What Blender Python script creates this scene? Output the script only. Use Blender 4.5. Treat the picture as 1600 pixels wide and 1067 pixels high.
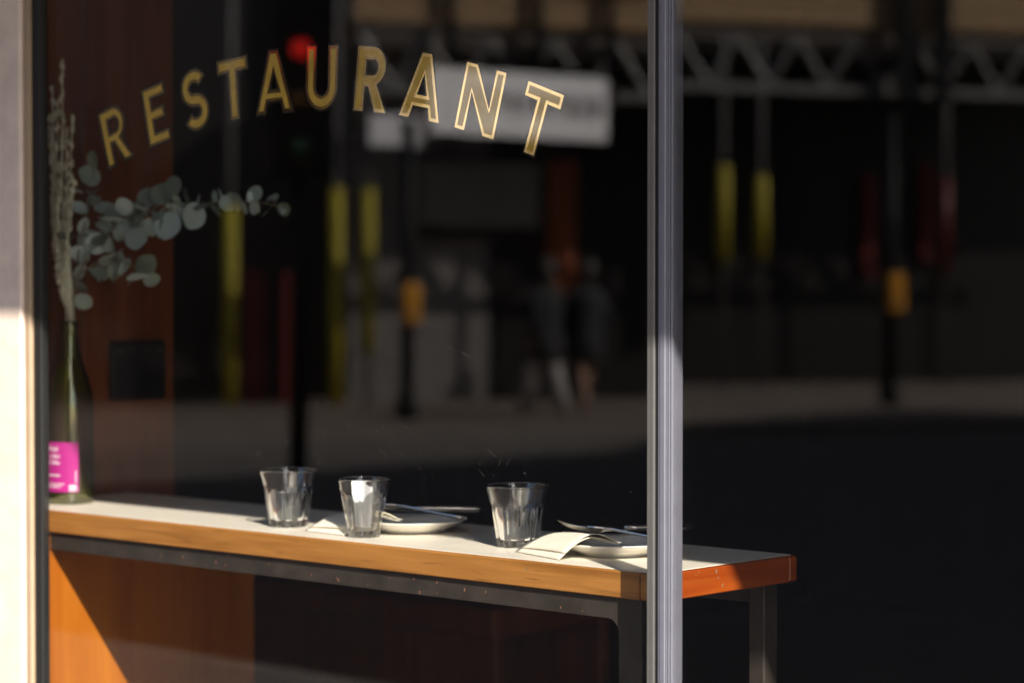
import bpy, math, random
from mathutils import Vector, Matrix
from mathutils.geometry import tessellate_polygon
R = math.radians
for o in list(bpy.data.objects): bpy.data.objects.remove(o)
scene = bpy.context.scene
col = scene.collection

# ---------------------------------------------------------------- camera
cam_d = bpy.data.cameras.new('camera'); cam = bpy.data.objects.new('camera', cam_d); col.objects.link(cam)
cam.location = (2.0046, -2.4306, 1.5)
cam.rotation_euler = (R(90 - 1.494), 0, R(42.4))
cam_d.sensor_width = 36; cam_d.lens = 85; cam_d.clip_start = 0.05; cam_d.clip_end = 2000
cam_d.dof.use_dof = True; cam_d.dof.focus_distance = 3.33; cam_d.dof.aperture_fstop = 3.0
scene.camera = cam

# ---------------------------------------------------------------- sky and sun
SUN = Vector((1.68, -1.0, 1.5)).normalized()          # towards the sun
w = bpy.data.worlds.new('World'); scene.world = w; w.use_nodes = True
nt = w.node_tree; nt.nodes.clear()
sk = nt.nodes.new('ShaderNodeTexSky'); sk.sky_type = 'NISHITA'; sk.sun_disc = False
sk.sun_elevation = math.asin(SUN.z); sk.sun_rotation = math.atan2(SUN.x, SUN.y)
bg = nt.nodes.new('ShaderNodeBackground'); bg.inputs['Strength'].default_value = 0.10
wo = nt.nodes.new('ShaderNodeOutputWorld')
nt.links.new(sk.outputs[0], bg.inputs[0]); nt.links.new(bg.outputs[0], wo.inputs[0])
sd = bpy.data.lights.new('sun', 'SUN'); sd.energy = 5.0; sd.angle = R(0.5); sd.color = (1.0, 0.94, 0.85)
sun = bpy.data.objects.new('sun', sd); col.objects.link(sun)
sun.location = SUN * 50; sd.cycles.is_caustics_light = True
sun.rotation_euler = (-SUN).to_track_quat('-Z', 'Y').to_euler()
scene.view_settings.view_transform = 'Standard'; scene.view_settings.look = 'None'
scene.view_settings.exposure = 1.0; scene.view_settings.gamma = 1.0
scene.view_settings.use_curve_mapping = False
scene.render.engine = 'CYCLES'
cy = scene.cycles
cy.use_denoising = True; cy.max_bounces = 14; cy.transparent_max_bounces = 24
cy.transmission_bounces = 14; cy.glossy_bounces = 6; cy.diffuse_bounces = 4
cy.sample_clamp_indirect = 8.0; cy.blur_glossy = 0.3

# ---------------------------------------------------------------- helpers
class MB:
    def __init__(s): s.v = []; s.f = []; s.m = []
    def quad(s, pts, mi=0):
        n = len(s.v); s.v += [tuple(p) for p in pts]; s.f.append(tuple(range(n, n + len(pts)))); s.m.append(mi)
    def box(s, x0, x1, y0, y1, z0, z1, mi=0):
        n = len(s.v)
        s.v += [(x, y, z) for z in (z0, z1) for y in (y0, y1) for x in (x0, x1)]
        for f in ((0,2,3,1),(4,5,7,6),(0,1,5,4),(2,6,7,3),(0,4,6,2),(1,3,7,5)):
            s.f.append(tuple(n + i for i in f)); s.m.append(mi)
        return s
    def bevbox(s, x0, x1, y0, y1, z0, z1, b, mi=0):
        """box with chamfered edges (24 vertices)"""
        n = len(s.v); idx = {}
        for sx in (0, 1):
            for sy in (0, 1):
                for sz in (0, 1):
                    c = ((x0, x1)[sx], (y0, y1)[sy], (z0, z1)[sz]); q = (1 - 2*sx, 1 - 2*sy, 1 - 2*sz)
                    for ax in range(3):
                        p = list(c)
                        for k in range(3):
                            if k != ax: p[k] += q[k]*b
                        idx[sx, sy, sz, ax] = len(s.v); s.v.append(tuple(p))
        def fc(*k): s.f.append(tuple(idx[i] for i in k)); s.m.append(mi)
        for ax in range(3):
            o = [k for k in range(3) if k != ax]
            for sd_ in (0, 1):
                r = []
                for a, b_ in ((0,0),(1,0),(1,1),(0,1)):
                    t = [0,0,0]; t[ax] = sd_; t[o[0]] = a; t[o[1]] = b_; r.append((*t, ax))
                if (sd_ == 0) != (ax == 1): r.reverse()
                fc(*r)
            for a in (0, 1):
                for b_ in (0, 1):
                    r = []
                    for e, fx in ((0, o[0]), (1, o[0]), (1, o[1]), (0, o[1])):
                        t = [0,0,0]; t[ax] = e; t[o[0]] = a; t[o[1]] = b_; r.append((*t, fx))
                    fc(*r)
        for sx in (0, 1):
            for sy in (0, 1):
                for sz in (0, 1): fc((sx,sy,sz,0),(sx,sy,sz,1),(sx,sy,sz,2))
        return s
    def tube(s, pts, r, n=8, mi=0, cap=True):
        pts = [Vector(p) for p in pts]
        rs = r if isinstance(r, (list, tuple)) else [r]*len(pts)
        base = len(s.v); up = None
        for i, p in enumerate(pts):
            d = (pts[min(i+1, len(pts)-1)] - pts[max(i-1, 0)]).normalized()
            if up is None: up = d.orthogonal().normalized()
            else: up = (up - d*up.dot(d)).normalized()
            sd_ = d.cross(up)
            for k in range(n):
                a = 2*math.pi*k/n; q = p + (up*math.cos(a) + sd_*math.sin(a))*rs[i]; s.v.append(tuple(q))
        for i in range(len(pts)-1):
            for k in range(n):
                a = base + i*n + k; b = base + i*n + (k+1) % n
                s.f.append((a, b, b+n, a+n)); s.m.append(mi)
        if cap:
            s.f.append(tuple(base + k for k in reversed(range(n)))); s.m.append(mi)
            e = base + (len(pts)-1)*n; s.f.append(tuple(e + k for k in range(n))); s.m.append(mi)
        return s
    def lathe(s, prof, c=(0,0,0), n=32, mi=0):
        """prof: (r, z) list; r == 0 ends are closed"""
        rings = []
        for r, z in prof:
            if r < 1e-6: rings.append([len(s.v)]); s.v.append((c[0], c[1], c[2]+z))
            else:
                rings.append(list(range(len(s.v), len(s.v)+n)))
                s.v += [(c[0]+r*math.cos(2*math.pi*k/n), c[1]+r*math.sin(2*math.pi*k/n), c[2]+z) for k in range(n)]
        for a, b in zip(rings, rings[1:]):
            for k in range(n):
                k2 = (k+1) % n
                if len(a) == 1 and len(b) == 1: continue
                if len(a) == 1: s.f.append((a[0], b[k2], b[k]))
                elif len(b) == 1: s.f.append((a[k], a[k2], b[0]))
                else: s.f.append((a[k], a[k2], b[k2], b[k]))
                s.m.append(mi)
        return s
    def blob(s, c, rx, ry, rz, n=6, m=4, mi=0):
        prof = [(math.sin(math.pi*i/m), -math.cos(math.pi*i/m)) for i in range(m+1)]
        st = len(s.v); t = MB().lathe(prof, n=n)
        s.v += [(c[0]+x*rx, c[1]+y*ry, c[2]+z*rz) for x, y, z in t.v]
        s.f += [tuple(st+i for i in f) for f in t.f]; s.m += [mi]*len(t.f)
        return s
    def build(s, name, mats, parent=None, smooth=False):
        me = bpy.data.meshes.new(name); me.from_pydata(s.v, [], s.f)
        for m_ in (mats if isinstance(mats, (list, tuple)) else [mats]): me.materials.append(m_)
        me.polygons.foreach_set('material_index', s.m)
        if smooth: me.polygons.foreach_set('use_smooth', [True]*len(me.polygons))
        me.update()
        o = bpy.data.objects.new(name, me); col.objects.link(o)
        if parent: o.parent = parent
        return o
def empty(name, loc=(0,0,0), rz=0, parent=None):
    o = bpy.data.objects.new(name, None); col.objects.link(o); o.location = loc; o.rotation_euler = (0,0,rz)
    o.empty_display_size = .1
    if parent: o.parent = parent
    return o
def tag(o, label=None, cat=None, group=None, kind=None):
    if label: o['label'] = label
    if cat: o['category'] = cat
    if group: o['group'] = group
    if kind: o['kind'] = kind
    return o
def copy_tree(o, parent=None):
    c = o.copy(); col.objects.link(c); c.parent = parent
    for ch in o.children: copy_tree(ch, c)
    return c

# ---------------------------------------------------------------- materials
def new(name):
    m = bpy.data.materials.new(name); m.use_nodes = True
    nt = m.node_tree; b = nt.nodes['Principled BSDF']
    return m, nt, b
def plain(name, c, rough=.5, metal=0, var=.12, scale=8, bump=0, spec=.5, coat=0):
    """colour with a little procedural mottling"""
    m, nt, b = new(name); N = nt.nodes.new; L = nt.links.new
    tc = N('ShaderNodeTexCoord'); nz = N('ShaderNodeTexNoise'); nz.inputs['Scale'].default_value = scale
    nz.inputs['Detail'].default_value = 5
    L(tc.outputs['Object'], nz.inputs['Vector'])
    r = N('ShaderNodeValToRGB')
    r.color_ramp.elements[0].position = .3; r.color_ramp.elements[1].position = .7
    r.color_ramp.elements[0].color = (*[x*(1-var) for x in c], 1); r.color_ramp.elements[1].color = (*[min(1, x*(1+var)) for x in c], 1)
    L(nz.outputs['Fac'], r.inputs[0]); L(r.outputs[0], b.inputs['Base Color'])
    b.inputs['Roughness'].default_value = rough; b.inputs['Metallic'].default_value = metal
    b.inputs['Specular IOR Level'].default_value = spec; b.inputs['Coat Weight'].default_value = coat
    if bump:
        bp = N('ShaderNodeBump'); bp.inputs['Strength'].default_value = bump; bp.inputs['Distance'].default_value = .002
        L(nz.outputs['Fac'], bp.inputs['Height']); L(bp.outputs[0], b.inputs['Normal'])
    return m
def wood(name, c0, c1, rough=.4, stretch=(1.5, 14, 40), coat=.2, dark=(.1, .04, .015)):
    m, nt, b = new(name); N = nt.nodes.new; L = nt.links.new
    tc = N('ShaderNodeTexCoord'); mp = N('ShaderNodeMapping'); mp.inputs['Scale'].default_value = stretch
    L(tc.outputs['Object'], mp.inputs[0])
    n1 = N('ShaderNodeTexNoise'); n1.inputs['Scale'].default_value = 1.6; n1.inputs['Detail'].default_value = 7; n1.inputs['Distortion'].default_value = .8
    L(mp.outputs[0], n1.inputs[0])
    r = N('ShaderNodeValToRGB'); r.color_ramp.elements[0].position = .32; r.color_ramp.elements[1].position = .68
    r.color_ramp.elements[0].color = (*c0, 1); r.color_ramp.elements[1].color = (*c1, 1)
    L(n1.outputs['Fac'], r.inputs[0])
    n2 = N('ShaderNodeTexNoise'); n2.inputs['Scale'].default_value = 5; n2.inputs['Detail'].default_value = 4
    L(mp.outputs[0], n2.inputs[0])
    r2 = N('ShaderNodeValToRGB'); r2.color_ramp.elements[0].position = .62; r2.color_ramp.elements[1].position = .75
    r2.color_ramp.elements[0].color = (0,0,0,1); r2.color_ramp.elements[1].color = (.8,.8,.8,1)
    L(n2.outputs['Fac'], r2.inputs[0])
    mx = N('ShaderNodeMix'); mx.data_type = 'RGBA'; L(r2.outputs[0], mx.inputs['Factor']); L(r.outputs[0], mx.inputs['A']); mx.inputs['B'].default_value = (*dark, 1)
    L(mx.outputs['Result'], b.inputs['Base Color'])
    b.inputs['Roughness'].default_value = rough; b.inputs['Coat Weight'].default_value = coat; b.inputs['Coat Roughness'].default_value = .25
    bp = N('ShaderNodeBump'); bp.inputs['Strength'].default_value = .15; bp.inputs['Distance'].default_value = .001
    L(n1.outputs['Fac'], bp.inputs['Height']); L(bp.outputs[0], b.inputs['Normal'])
    return m
def window_glass(name, f0, tint):
    """glazing: Schlick reflection over clear transmission"""
    m = bpy.data.materials.new(name); m.use_nodes = True; nt = m.node_tree; nt.nodes.clear(); N = nt.nodes.new; L = nt.links.new
    lw = N('ShaderNodeLayerWeight'); lw.inputs['Blend'].default_value = .5
    p = N('ShaderNodeMath'); p.operation = 'POWER'; p.inputs[1].default_value = 5; L(lw.outputs['Facing'], p.inputs[0])
    ma = N('ShaderNodeMath'); ma.operation = 'MULTIPLY_ADD'; ma.inputs[1].default_value = 1 - f0; ma.inputs[2].default_value = f0; L(p.outputs[0], ma.inputs[0])
    tr = N('ShaderNodeBsdfTransparent'); tr.inputs[0].default_value = (*tint, 1)
    gl = N('ShaderNodeBsdfGlossy'); gl.inputs['Roughness'].default_value = 0.0; gl.inputs['Color'].default_value = (1,1,1,1)
    mx = N('ShaderNodeMixShader'); L(ma.outputs[0], mx.inputs[0]); L(tr.outputs[0], mx.inputs[1]); L(gl.outputs[0], mx.inputs[2])
    out = N('ShaderNodeOutputMaterial'); L(mx.outputs[0], out.inputs[0])
    return m
def solid_glass(name, c, rough=0.0, ior=1.5, gloss=0.0):
    m = bpy.data.materials.new(name); m.use_nodes = True; nt = m.node_tree; nt.nodes.clear(); N = nt.nodes.new; L = nt.links.new
    g = N('ShaderNodeBsdfGlass'); g.inputs['Color'].default_value = (*c, 1); g.inputs['Roughness'].default_value = rough; g.inputs['IOR'].default_value = ior
    out = N('ShaderNodeOutputMaterial')
    if gloss:
        t = N('ShaderNodeBsdfGlossy'); t.inputs['Roughness'].default_value = .12
        mx = N('ShaderNodeMixShader'); mx.inputs[0].default_value = gloss
        L(g.outputs[0], mx.inputs[1]); L(t.outputs[0], mx.inputs[2]); L(mx.outputs[0], out.inputs[0])
    else: L(g.outputs[0], out.inputs[0])
    return m
def emit(name, c, s):
    m, nt, b = new(name); b.inputs['Base Color'].default_value = (*[x*.3 for x in c], 1)
    b.inputs['Emission Color'].default_value = (*c, 1); b.inputs['Emission Strength'].default_value = s
    return m
def leafmat(name, c0, c1):
    m, nt, b = new(name); N = nt.nodes.new; L = nt.links.new
    oi = N('ShaderNodeObjectInfo'); tc = N('ShaderNodeTexCoord'); nz = N('ShaderNodeTexNoise'); nz.inputs['Scale'].default_value = 3
    L(tc.outputs['Object'], nz.inputs[0])
    ad = N('ShaderNodeMath'); ad.operation = 'MULTIPLY_ADD'; ad.inputs[1].default_value = .35; L(nz.outputs['Fac'], ad.inputs[0])
    sc_ = N('ShaderNodeMath'); sc_.operation = 'MULTIPLY'; sc_.inputs[1].default_value = .8; L(oi.outputs['Random'], sc_.inputs[0]); L(sc_.outputs[0], ad.inputs[2])
    r = N('ShaderNodeValToRGB'); r.color_ramp.elements[0].color = (*c0, 1); r.color_ramp.elements[1].color = (*c1, 1); L(ad.outputs[0], r.inputs[0])
    L(r.outputs[0], b.inputs['Base Color']); b.inputs['Roughness'].default_value = .55
    b.inputs['Transmission Weight'].default_value = 0
    return m

M = {}
M['stone'] = plain('painted_stone', (.88, .71, .60), .75, var=.09, scale=22, bump=.4)
M['reveal'] = plain('beige_paint', (.44, .32, .21), .6, var=.06, scale=20, bump=.1)
M['black'] = plain('black_rubber', (.012, .012, .012), .5)
M['black_metal'] = plain('black_metal', (.008, .008, .009), .5, spec=.15)
M['alu'] = plain('brushed_aluminium', (.27, .26, .245), .42, metal=.65, var=.08, scale=30)
M['alu_cool'] = plain('anodised_aluminium', (.30, .30, .365), .40, metal=.5, var=.05, scale=30)
M['edge'] = wood('honey_wood', (.33, .13, .022), (.52, .225, .05), .38, (2.6, 20, 44), .25, (.19, .065, .012))
M['edge_side'] = wood('honey_wood_end', (.32, .050, .004), (.44, .085, .008), .36, (20, 2.2, 34), .3, (.26, .08, .02))
M['laminate'] = plain('cream_laminate', (.84, .77, .65), .36, var=.045, scale=14)
M['steel'] = plain('raw_steel', (.055, .044, .035), .55, metal=.3, var=.35, scale=22, bump=.15)
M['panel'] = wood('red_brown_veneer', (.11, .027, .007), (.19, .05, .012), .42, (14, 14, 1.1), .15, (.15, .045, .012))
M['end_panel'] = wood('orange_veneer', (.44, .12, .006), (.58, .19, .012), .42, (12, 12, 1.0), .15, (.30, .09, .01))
M['gold'] = plain('burnished_gold', (.95, .70, .30), .07, metal=1, var=.06, scale=25)
M['gold_matt'] = plain('matt_gold', (.86, .59, .11), .45, metal=.45, var=.12, scale=30)
M['ink'] = plain('black_paint', (.006, .006, .006), .35)
M['tumbler'] = solid_glass('tumbler_glass', (.995, 1, .995), gloss=.045)
M['bottle'] = solid_glass('green_bottle_glass', (.74, .76, .36), gloss=.12)
M['pink'] = plain('magenta_label', (.42, .012, .22), .45, var=.04)
M['white'] = plain('white_print', (.85, .82, .84), .6, var=.03)
M['ceramic'] = plain('glazed_ceramic', (.82, .80, .74), .18, var=.02, coat=.3)
M['napkin'] = plain('cream_paper', (.86, .80, .66), .85, var=.03, scale=60, bump=.1)
M['paper'] = plain('white_sheet', (.88, .88, .88), .8, var=.04, scale=30)
M['cutlery'] = plain('polished_steel', (.66, .60, .54), .24, metal=1, var=.05)
M['leaf'] = leafmat('eucalyptus_leaf', (.11, .13, .055), (.50, .60, .60))
M['twig'] = plain('twig', (.20, .15, .09), .8)
M['straw'] = plain('dried_straw', (.78, .76, .60), .8, var=.25, scale=60)
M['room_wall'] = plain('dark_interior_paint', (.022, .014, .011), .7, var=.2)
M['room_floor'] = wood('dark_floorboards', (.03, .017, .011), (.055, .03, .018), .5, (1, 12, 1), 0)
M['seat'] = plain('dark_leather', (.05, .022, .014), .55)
M['paving'] = plain('paving', (.105, .080, .064), .85, var=.2, scale=1.5, bump=.3)
M['asphalt'] = plain('asphalt', (.058, .050, .044), .85, var=.25, scale=3, bump=.4)
M['kerb'] = plain('granite_kerb', (.12, .11, .10), .8, var=.2)
M['line'] = plain('road_paint', (.7, .69, .64), .7)
M['canvas'] = plain('dark_canvas', (.03, .035, .04), .85, var=.1)
M['dust'] = plain('glass_dust', (.34, .32, .30), .8)
M['black_shop'] = plain('black_shopfront_paint', (.012, .010, .010), .4)
M['grey_stone'] = plain('grey_stone', (.16, .145, .14), .8, var=.15, scale=2)
M['brick'] = plain('dark_brick', (.13, .06, .04), .85, var=.3, scale=6)
M['timber'] = wood('scaffold_timber', (.28, .17, .08), (.38, .245, .125), .7, (.6, 8, 16), 0, (.25, .15, .08))
M['galv'] = plain('galvanised_tube', (.18, .17, .165), .5, metal=.3, var=.15)
M['pole'] = plain('weathered_tube', (.14, .13, .13), .6, metal=.2, var=.2)
M['yellow'] = plain('yellow_foam', (.33, .27, .012), .7)
M['amber'] = plain('amber_plastic', (.62, .26, .012), .5)
M['redp'] = plain('red_plastic', (.13, .008, .006), .5)
M['orange'] = plain('orange_mesh', (.25, .06, .015), .7)
M['banner'] = plain('white_banner', (.80, .78, .80), .7, var=.05, scale=2)
M['print'] = plain('grey_print', (.20, .19, .20), .7)
M['shopglass'] = plain('dark_shop_glass', (.02, .022, .022), .08)
M['skin'] = plain('skin', (.30, .17, .12), .6)
M['coat'] = plain('dark_coat', (.012, .012, .014), .85)
M['hair'] = plain('dark_hair', (.02, .013, .009), .6)
M['pale'] = plain('pale_cloth', (.40, .37, .35), .8)
M['glass1'] = window_glass('shop_glazing', .058, (.985, .985, .98))

# ---------------------------------------------------------------- street and ground
g = MB(); g.quad([(-300,-300,0),(300,-300,0),(300,300,0),(-300,300,0)])
tag(g.build('road', M['asphalt']), kind='structure')
M['near_paving'] = plain('pale_paving', (.10, .092, .085), .8, var=.12, scale=2, bump=.2)
g = MB(); g.box(-60, 60, -3.3, 0.06, -.05, .12)
tag(g.build('pavement', M['near_paving']), kind='structure')
g = MB(); g.box(-60, 60, -3.46, -3.3, -.05, .125)
tag(g.build('kerb', M['kerb']), kind='structure')

# ---------------------------------------------------------------- restaurant building (the shopfront side)
rest = tag(empty('restaurant_building', (0, .1, 0)), 'pale stone restaurant front with beige painted window reveal', 'building')
def rp(mb, name, mat, **k):
    o = mb.build(name, mat, rest, **k); o.matrix_parent_inverse = Matrix.Translation((0, -.1, 0)); return o
rp(MB().bevbox(-2.3, -1.304, -.016, .012, 0.124, 2.62, .004), 'pilaster', M['stone'])
rp(MB().bevbox(-1.3038, -1.2880, -.010, .012, .6805, 2.61, .0015), 'window_trim', M['reveal'])
rp(MB().bevbox(2.02, 2.9, -.036, .044, .124, 2.62, .004), 'pilaster', M['stone'])
rp(MB().box(-1.304, 2.02, -.015, .060, .124, .68), 'stallriser', M['stone'])
rp(MB().box(-14, 40, -.03, .06, 2.62, 9.0), 'upper_wall', M['stone'])
rp(MB().box(-14, -2.3, -.02, .044, .124, 2.62), 'side_wall', M['stone'])
rp(MB().box(2.9, 40, -.02, .044, .124, 2.62), 'side_wall', M['stone'])
for i in range(6):
    x = -11.5 + i*4.2
    f = rp(MB().box(x, x+1.3, -.06, -.031, 3.6, 5.5), 'window', M['black_metal'])
    MB().box(x+.06, x+1.24, -.07, -.0605, 3.66, 5.44).build('pane', M['shopglass'], f)

# interior shell
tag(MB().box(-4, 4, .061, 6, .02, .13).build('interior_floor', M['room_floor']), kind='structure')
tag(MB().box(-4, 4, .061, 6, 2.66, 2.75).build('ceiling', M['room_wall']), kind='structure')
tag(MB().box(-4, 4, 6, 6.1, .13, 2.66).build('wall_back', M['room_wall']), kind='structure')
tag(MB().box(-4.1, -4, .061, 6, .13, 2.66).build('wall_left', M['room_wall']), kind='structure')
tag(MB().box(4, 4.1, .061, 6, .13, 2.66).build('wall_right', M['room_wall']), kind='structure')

# ---------------------------------------------------------------- awning (above the frame, shades the upper window)
aw = tag(empty('awning', (0, -.03, 2.9)), 'dark canvas awning on folding arms above the restaurant window', 'awning')
def awp(mb, name, mat):
    o = mb.build(name, mat, aw); o.matrix_parent_inverse = Matrix.Translation((0, .03, -2.9)); return o
EY, EZ = -.80, 1.109 + 1.5*(.207 + .80)
c = MB()
c.box(-3.2, 6.2, -.802, -.798, EZ, EZ+.18)
for a, b in (((-.80, EZ+.18), (-.036, 3.25)),):
    n = len(c.v); c.v += [(-3.2, a[0], a[1]), (6.2, a[0], a[1]), (6.2, b[0], b[1]), (-3.2, b[0], b[1])]
    c.v += [(x, y, z+.003) for x, y, z in c.v[n:n+4]]
    for f in ((0,1,2,3),(7,6,5,4),(0,4,5,1),(1,5,6,2),(2,6,7,3),(3,7,4,0)): c.f.append(tuple(n+i for i in f)); c.m.append(0)
awp(c, 'canvas', M['canvas'])
awp(MB().tube([(-3.2,-.78,EZ+.2),(6.2,-.78,EZ+.2)], .02), 'front_bar', M['black_metal'])
for x in (-3.0, 1.5, 6.0): awp(MB().tube([(x,-.04,2.75),(x+.3,-.4,2.8),(x,-.78,EZ+.2)], .014), 'arm', M['black_metal'])

# ---------------------------------------------------------------- shop window: frame, panes, mullion, gilded letters
win = tag(empty('shop_window', (0, .02, .44)), 'tall shop window with gold RESTAURANT lettering and slim metal mullion', 'window')
WI = Matrix.Translation((0, -.02, -.44))
def wp(mb, name, mat, parent=None, **k):
    o = mb.build(name, mat, win, **k); o.matrix_parent_inverse = WI; return o
fr = MB().bevbox(-1.2878, -1.2660, -.004, .0125, .68, 2.50, .002)
wp(fr, 'frame', M['black'])
wp(MB().bevbox(1.98, 2.018, 0, .045, .68, 2.50, .002), 'frame', M['black'])
wp(MB().box(-1.2658, 1.98, .0018, .045, 2.46, 2.50), 'frame', M['black'])
wp(MB().box(-1.2658, 1.98, .0018, .045, .681, .71), 'frame', M['black'])
mu = MB()
mu.bevbox(.0221, .0280, .0000, .0230, .71, 2.46, .0006)
mu.bevbox(.0284, .0345, -.0008, .0230, .71, 2.46, .0006)
wp(mu, 'mullion', M['alu'])
wp(MB().box(.0348, .0405, .0020, .0230, .71, 2.46), 'gasket', M['black'])
mu = MB()
mu.bevbox(.0407, .0440, -.0004, .0230, .71, 2.46, .0006)
mu.bevbox(.0443, .0535, -.0018, .0230, .71, 2.46, .0010)
mu.bevbox(.0540, .0562, -.0006, .0230, .71, 2.46, .0004)
mu.bevbox(.0578, .0597, -.0008, .0230, .71, 2.46, .0004)
mu.bevbox(.0608, .0630, .0005, .0230, .71, 2.46, .0004)
wp(mu, 'mullion_cover', M['alu_cool'])
wp(MB().box(.0563, .0577, .0030, .0230, .71, 2.46).box(.0598, .0607, .0030, .0230, .71, 2.46), 'gasket', M['black'])

def pane(x0, x1, y0, y1, tilt):
    e = MB().box(x0, x1, y0, y1, .71-1.4, 2.46-1.4).build('window_pane', M['glass1'], win)
    e.matrix_parent_inverse = WI; e.location = (0, 0, 1.4); e.rotation_euler = (R(tilt), 0, 0)
    return e
PT1, PT2 = -0.30, -0.08
p1 = pane(-1.2658, .0220, .0035, .0115, PT1)
p2 = pane(.0631, 1.98, .0035, .0115, PT2)

# letters (outer loop counter-clockwise, holes clockwise), height 1, stroke S
S = .212
def arc(cx, cz, r, a0, a1, n, sx=1): return [(cx + sx*r*math.cos(R(a0+(a1-a0)*i/n)), cz + r*math.sin(R(a0+(a1-a0)*i/n))) for i in range(n+1)]
def stroke(pts, wd):
    l, r = [], []
    for i, p in enumerate(pts):
        a = pts[max(0, i-1)]; b = pts[min(len(pts)-1, i+1)]
        dx, dz = b[0]-a[0], b[1]-a[1]; q = math.hypot(dx, dz); nx, nz = -dz/q, dx/q
        l.append((p[0]+nx*wd/2, p[1]+nz*wd/2)); r.append((p[0]-nx*wd/2, p[1]-nz*wd/2))
    return r + l[::-1]
GL = {}
GL['T'] = (.76, [[(0,1),(0,1-S),((.76-S)/2,1-S),((.76-S)/2,0),((.76+S)/2,0),((.76+S)/2,1-S),(.76,1-S),(.76,1)]])
GL['E'] = (.60, [[(0,0),(.60,0),(.60,S*.92),(S,S*.92),(S,.42),(.53,.42),(.53,.42+S*.9),(S,.42+S*.9),(S,1-S*.92),(.60,1-S*.92),(.60,1),(0,1)]])
GL['N'] = (.86, [[(0,0),(S,0),(S,.60),(.86-S*1.12,0),(.86,0),(.86,1),(.86-S,1),(.86-S,.40),(S*1.12,1),(0,1)]])
a_, b_ = .335, .215
GL['A'] = (.90, [[(0,0),(b_,0),(b_+a_*.19,.19),(.90-b_-a_*.19,.19),(.90-b_,0),(.90,0),(.90-a_-.01,1),(a_+.01,1)],
                 [(b_+a_*.36,.36),(.45,.70),(.90-b_-a_*.36,.36)]])
GL['U'] = (.74, [[(0,1),(0,.37)] + arc(.37,.37,.37,180,360,20)[1:-1] + [(.74,.37),(.74,1),(.74-S,1),(.74-S,.37)] + arc(.37,.37,.37-S,0,-180,16)[1:-1] + [(S,.37),(S,1)]])
GL['R'] = (.74, [[(0,0),(S,0),(S,.385),(.30,.385),(.74-S*1.2,0),(.74,0),(.485,.425)] + arc(.37,.705,.295,-62,90,16)[0:] + [(0,1)],
                 [(S,.56),(S,1-S*.92),(.37,1-S*.92)] + arc(.37,.69,.13,90,-90,12)[1:-1] + [(.37,.56)]])
GL['S'] = (.64, [stroke(arc(.32,.70,.2025,28,262,20,1.15) + arc(.32,.2975,.2025,86,-152,20,1.15)[1:], S)])
def area(l): return .5*sum(a[0]*b[1]-b[0]*a[1] for a, b in zip(l, l[1:]+l[:1]))
def offs(l, d):
    """move a loop outwards of the material by d (mitred)"""
    out = []; n = len(l)
    for i in range(n):
        a, p, b = l[i-1], l[i], l[(i+1) % n]
        d1 = (p[0]-a[0], p[1]-a[1]); d2 = (b[0]-p[0], b[1]-p[1]); q1 = math.hypot(*d1) or 1; q2 = math.hypot(*d2) or 1
        n1 = (d1[1]/q1, -d1[0]/q1); n2 = (d2[1]/q2, -d2[0]/q2)
        mx, mz = n1[0]+n2[0], n1[1]+n2[1]; k = mx*mx+mz*mz
        f = min(2/k if k > 1e-6 else 1, 2.2)
        out.append((p[0]+mx*f*d, p[1]+mz*f*d))
    return out
def letter(ch, h):
    wd, loops = GL[ch]; mb = MB()
    fixed = []
    for i, l in enumerate(loops):
        l = [((x-wd/2)*h*.96, (z-.5)*h) for x, z in l]
        if (area(l) > 0) != (i == 0): l = l[::-1]
        fixed.append(l)
    for y, d, mi in ((.0009, .0027, 2), (.0006, 0, 0), (.0003, -.0044, 1)):
        ls = [[Vector((x, y, z)) for x, z in offs(l, d)] for l in fixed]
        fl = [v for l in ls for v in l]; n = len(mb.v); mb.v += [tuple(v) for v in fl]
        for t in tessellate_polygon(ls):
            a, b, c_ = (fl[i] for i in t)
            if (b-a).cross(c_-a).y > 0: t = t[::-1]
            mb.f.append(tuple(n+i for i in t)); mb.m.append(mi)
    return mb
ACX, ACZ, AR = -.662, .361, 1.4345
angs = [-17.35, -13.15, -9.30, -5.67, -2.0, 2.2, 6.42, 10.6, 15.15, 19.6]
cache = {}
for ch, a in zip('RESTAURANT', angs):
    if ch not in cache: cache[ch] = letter(ch, .093).build('gilded_letter', [M['gold'], M['gold_matt'], M['ink']], p1); o = cache[ch]
    else: o = cache[ch].copy(); col.objects.link(o)
    o.location = (ACX + AR*math.sin(R(a)), .0116, ACZ + AR*math.cos(R(a)) - 1.4)
    o.rotation_euler = (0, R(a), 0)
    o['label'] = 'gold leaf letter %s with black outline' % ch
# scratches and dust specks on the outer face
random.seed(11); mb = MB()
def sliver(x, z, ln, an, wd):
    dx, dz = math.cos(an)*ln/2, math.sin(an)*ln/2; nx, nz = -math.sin(an)*wd/2, math.cos(an)*wd/2; y = .0033
    mb.quad([(x-dx-nx, y, z-dz-nz), (x+dx-nx, y, z+dz-nz), (x+dx+nx, y, z+dz+nz), (x-dx+nx, y, z-dz+nz)])
for cx, cz, n, sp in ((-.42, 1.27, 26, .05), (-.55, 1.28, 14, .06), (-.72, 1.24, 12, .05), (-.24, 1.25, 14, .03), (-.30, 1.39, 8, .02), (-.3, 1.16, 16, .06)):
    for i in range(n):
        sliver(cx+random.gauss(0, sp), cz+random.gauss(0, sp*.55)-1.4, random.uniform(.004, .022)*random.random()**1.5+.0015, R(random.choice((-35, -28, -40, -15, 60))+random.gauss(0, 6)), random.uniform(.00005, .00013))
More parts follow.
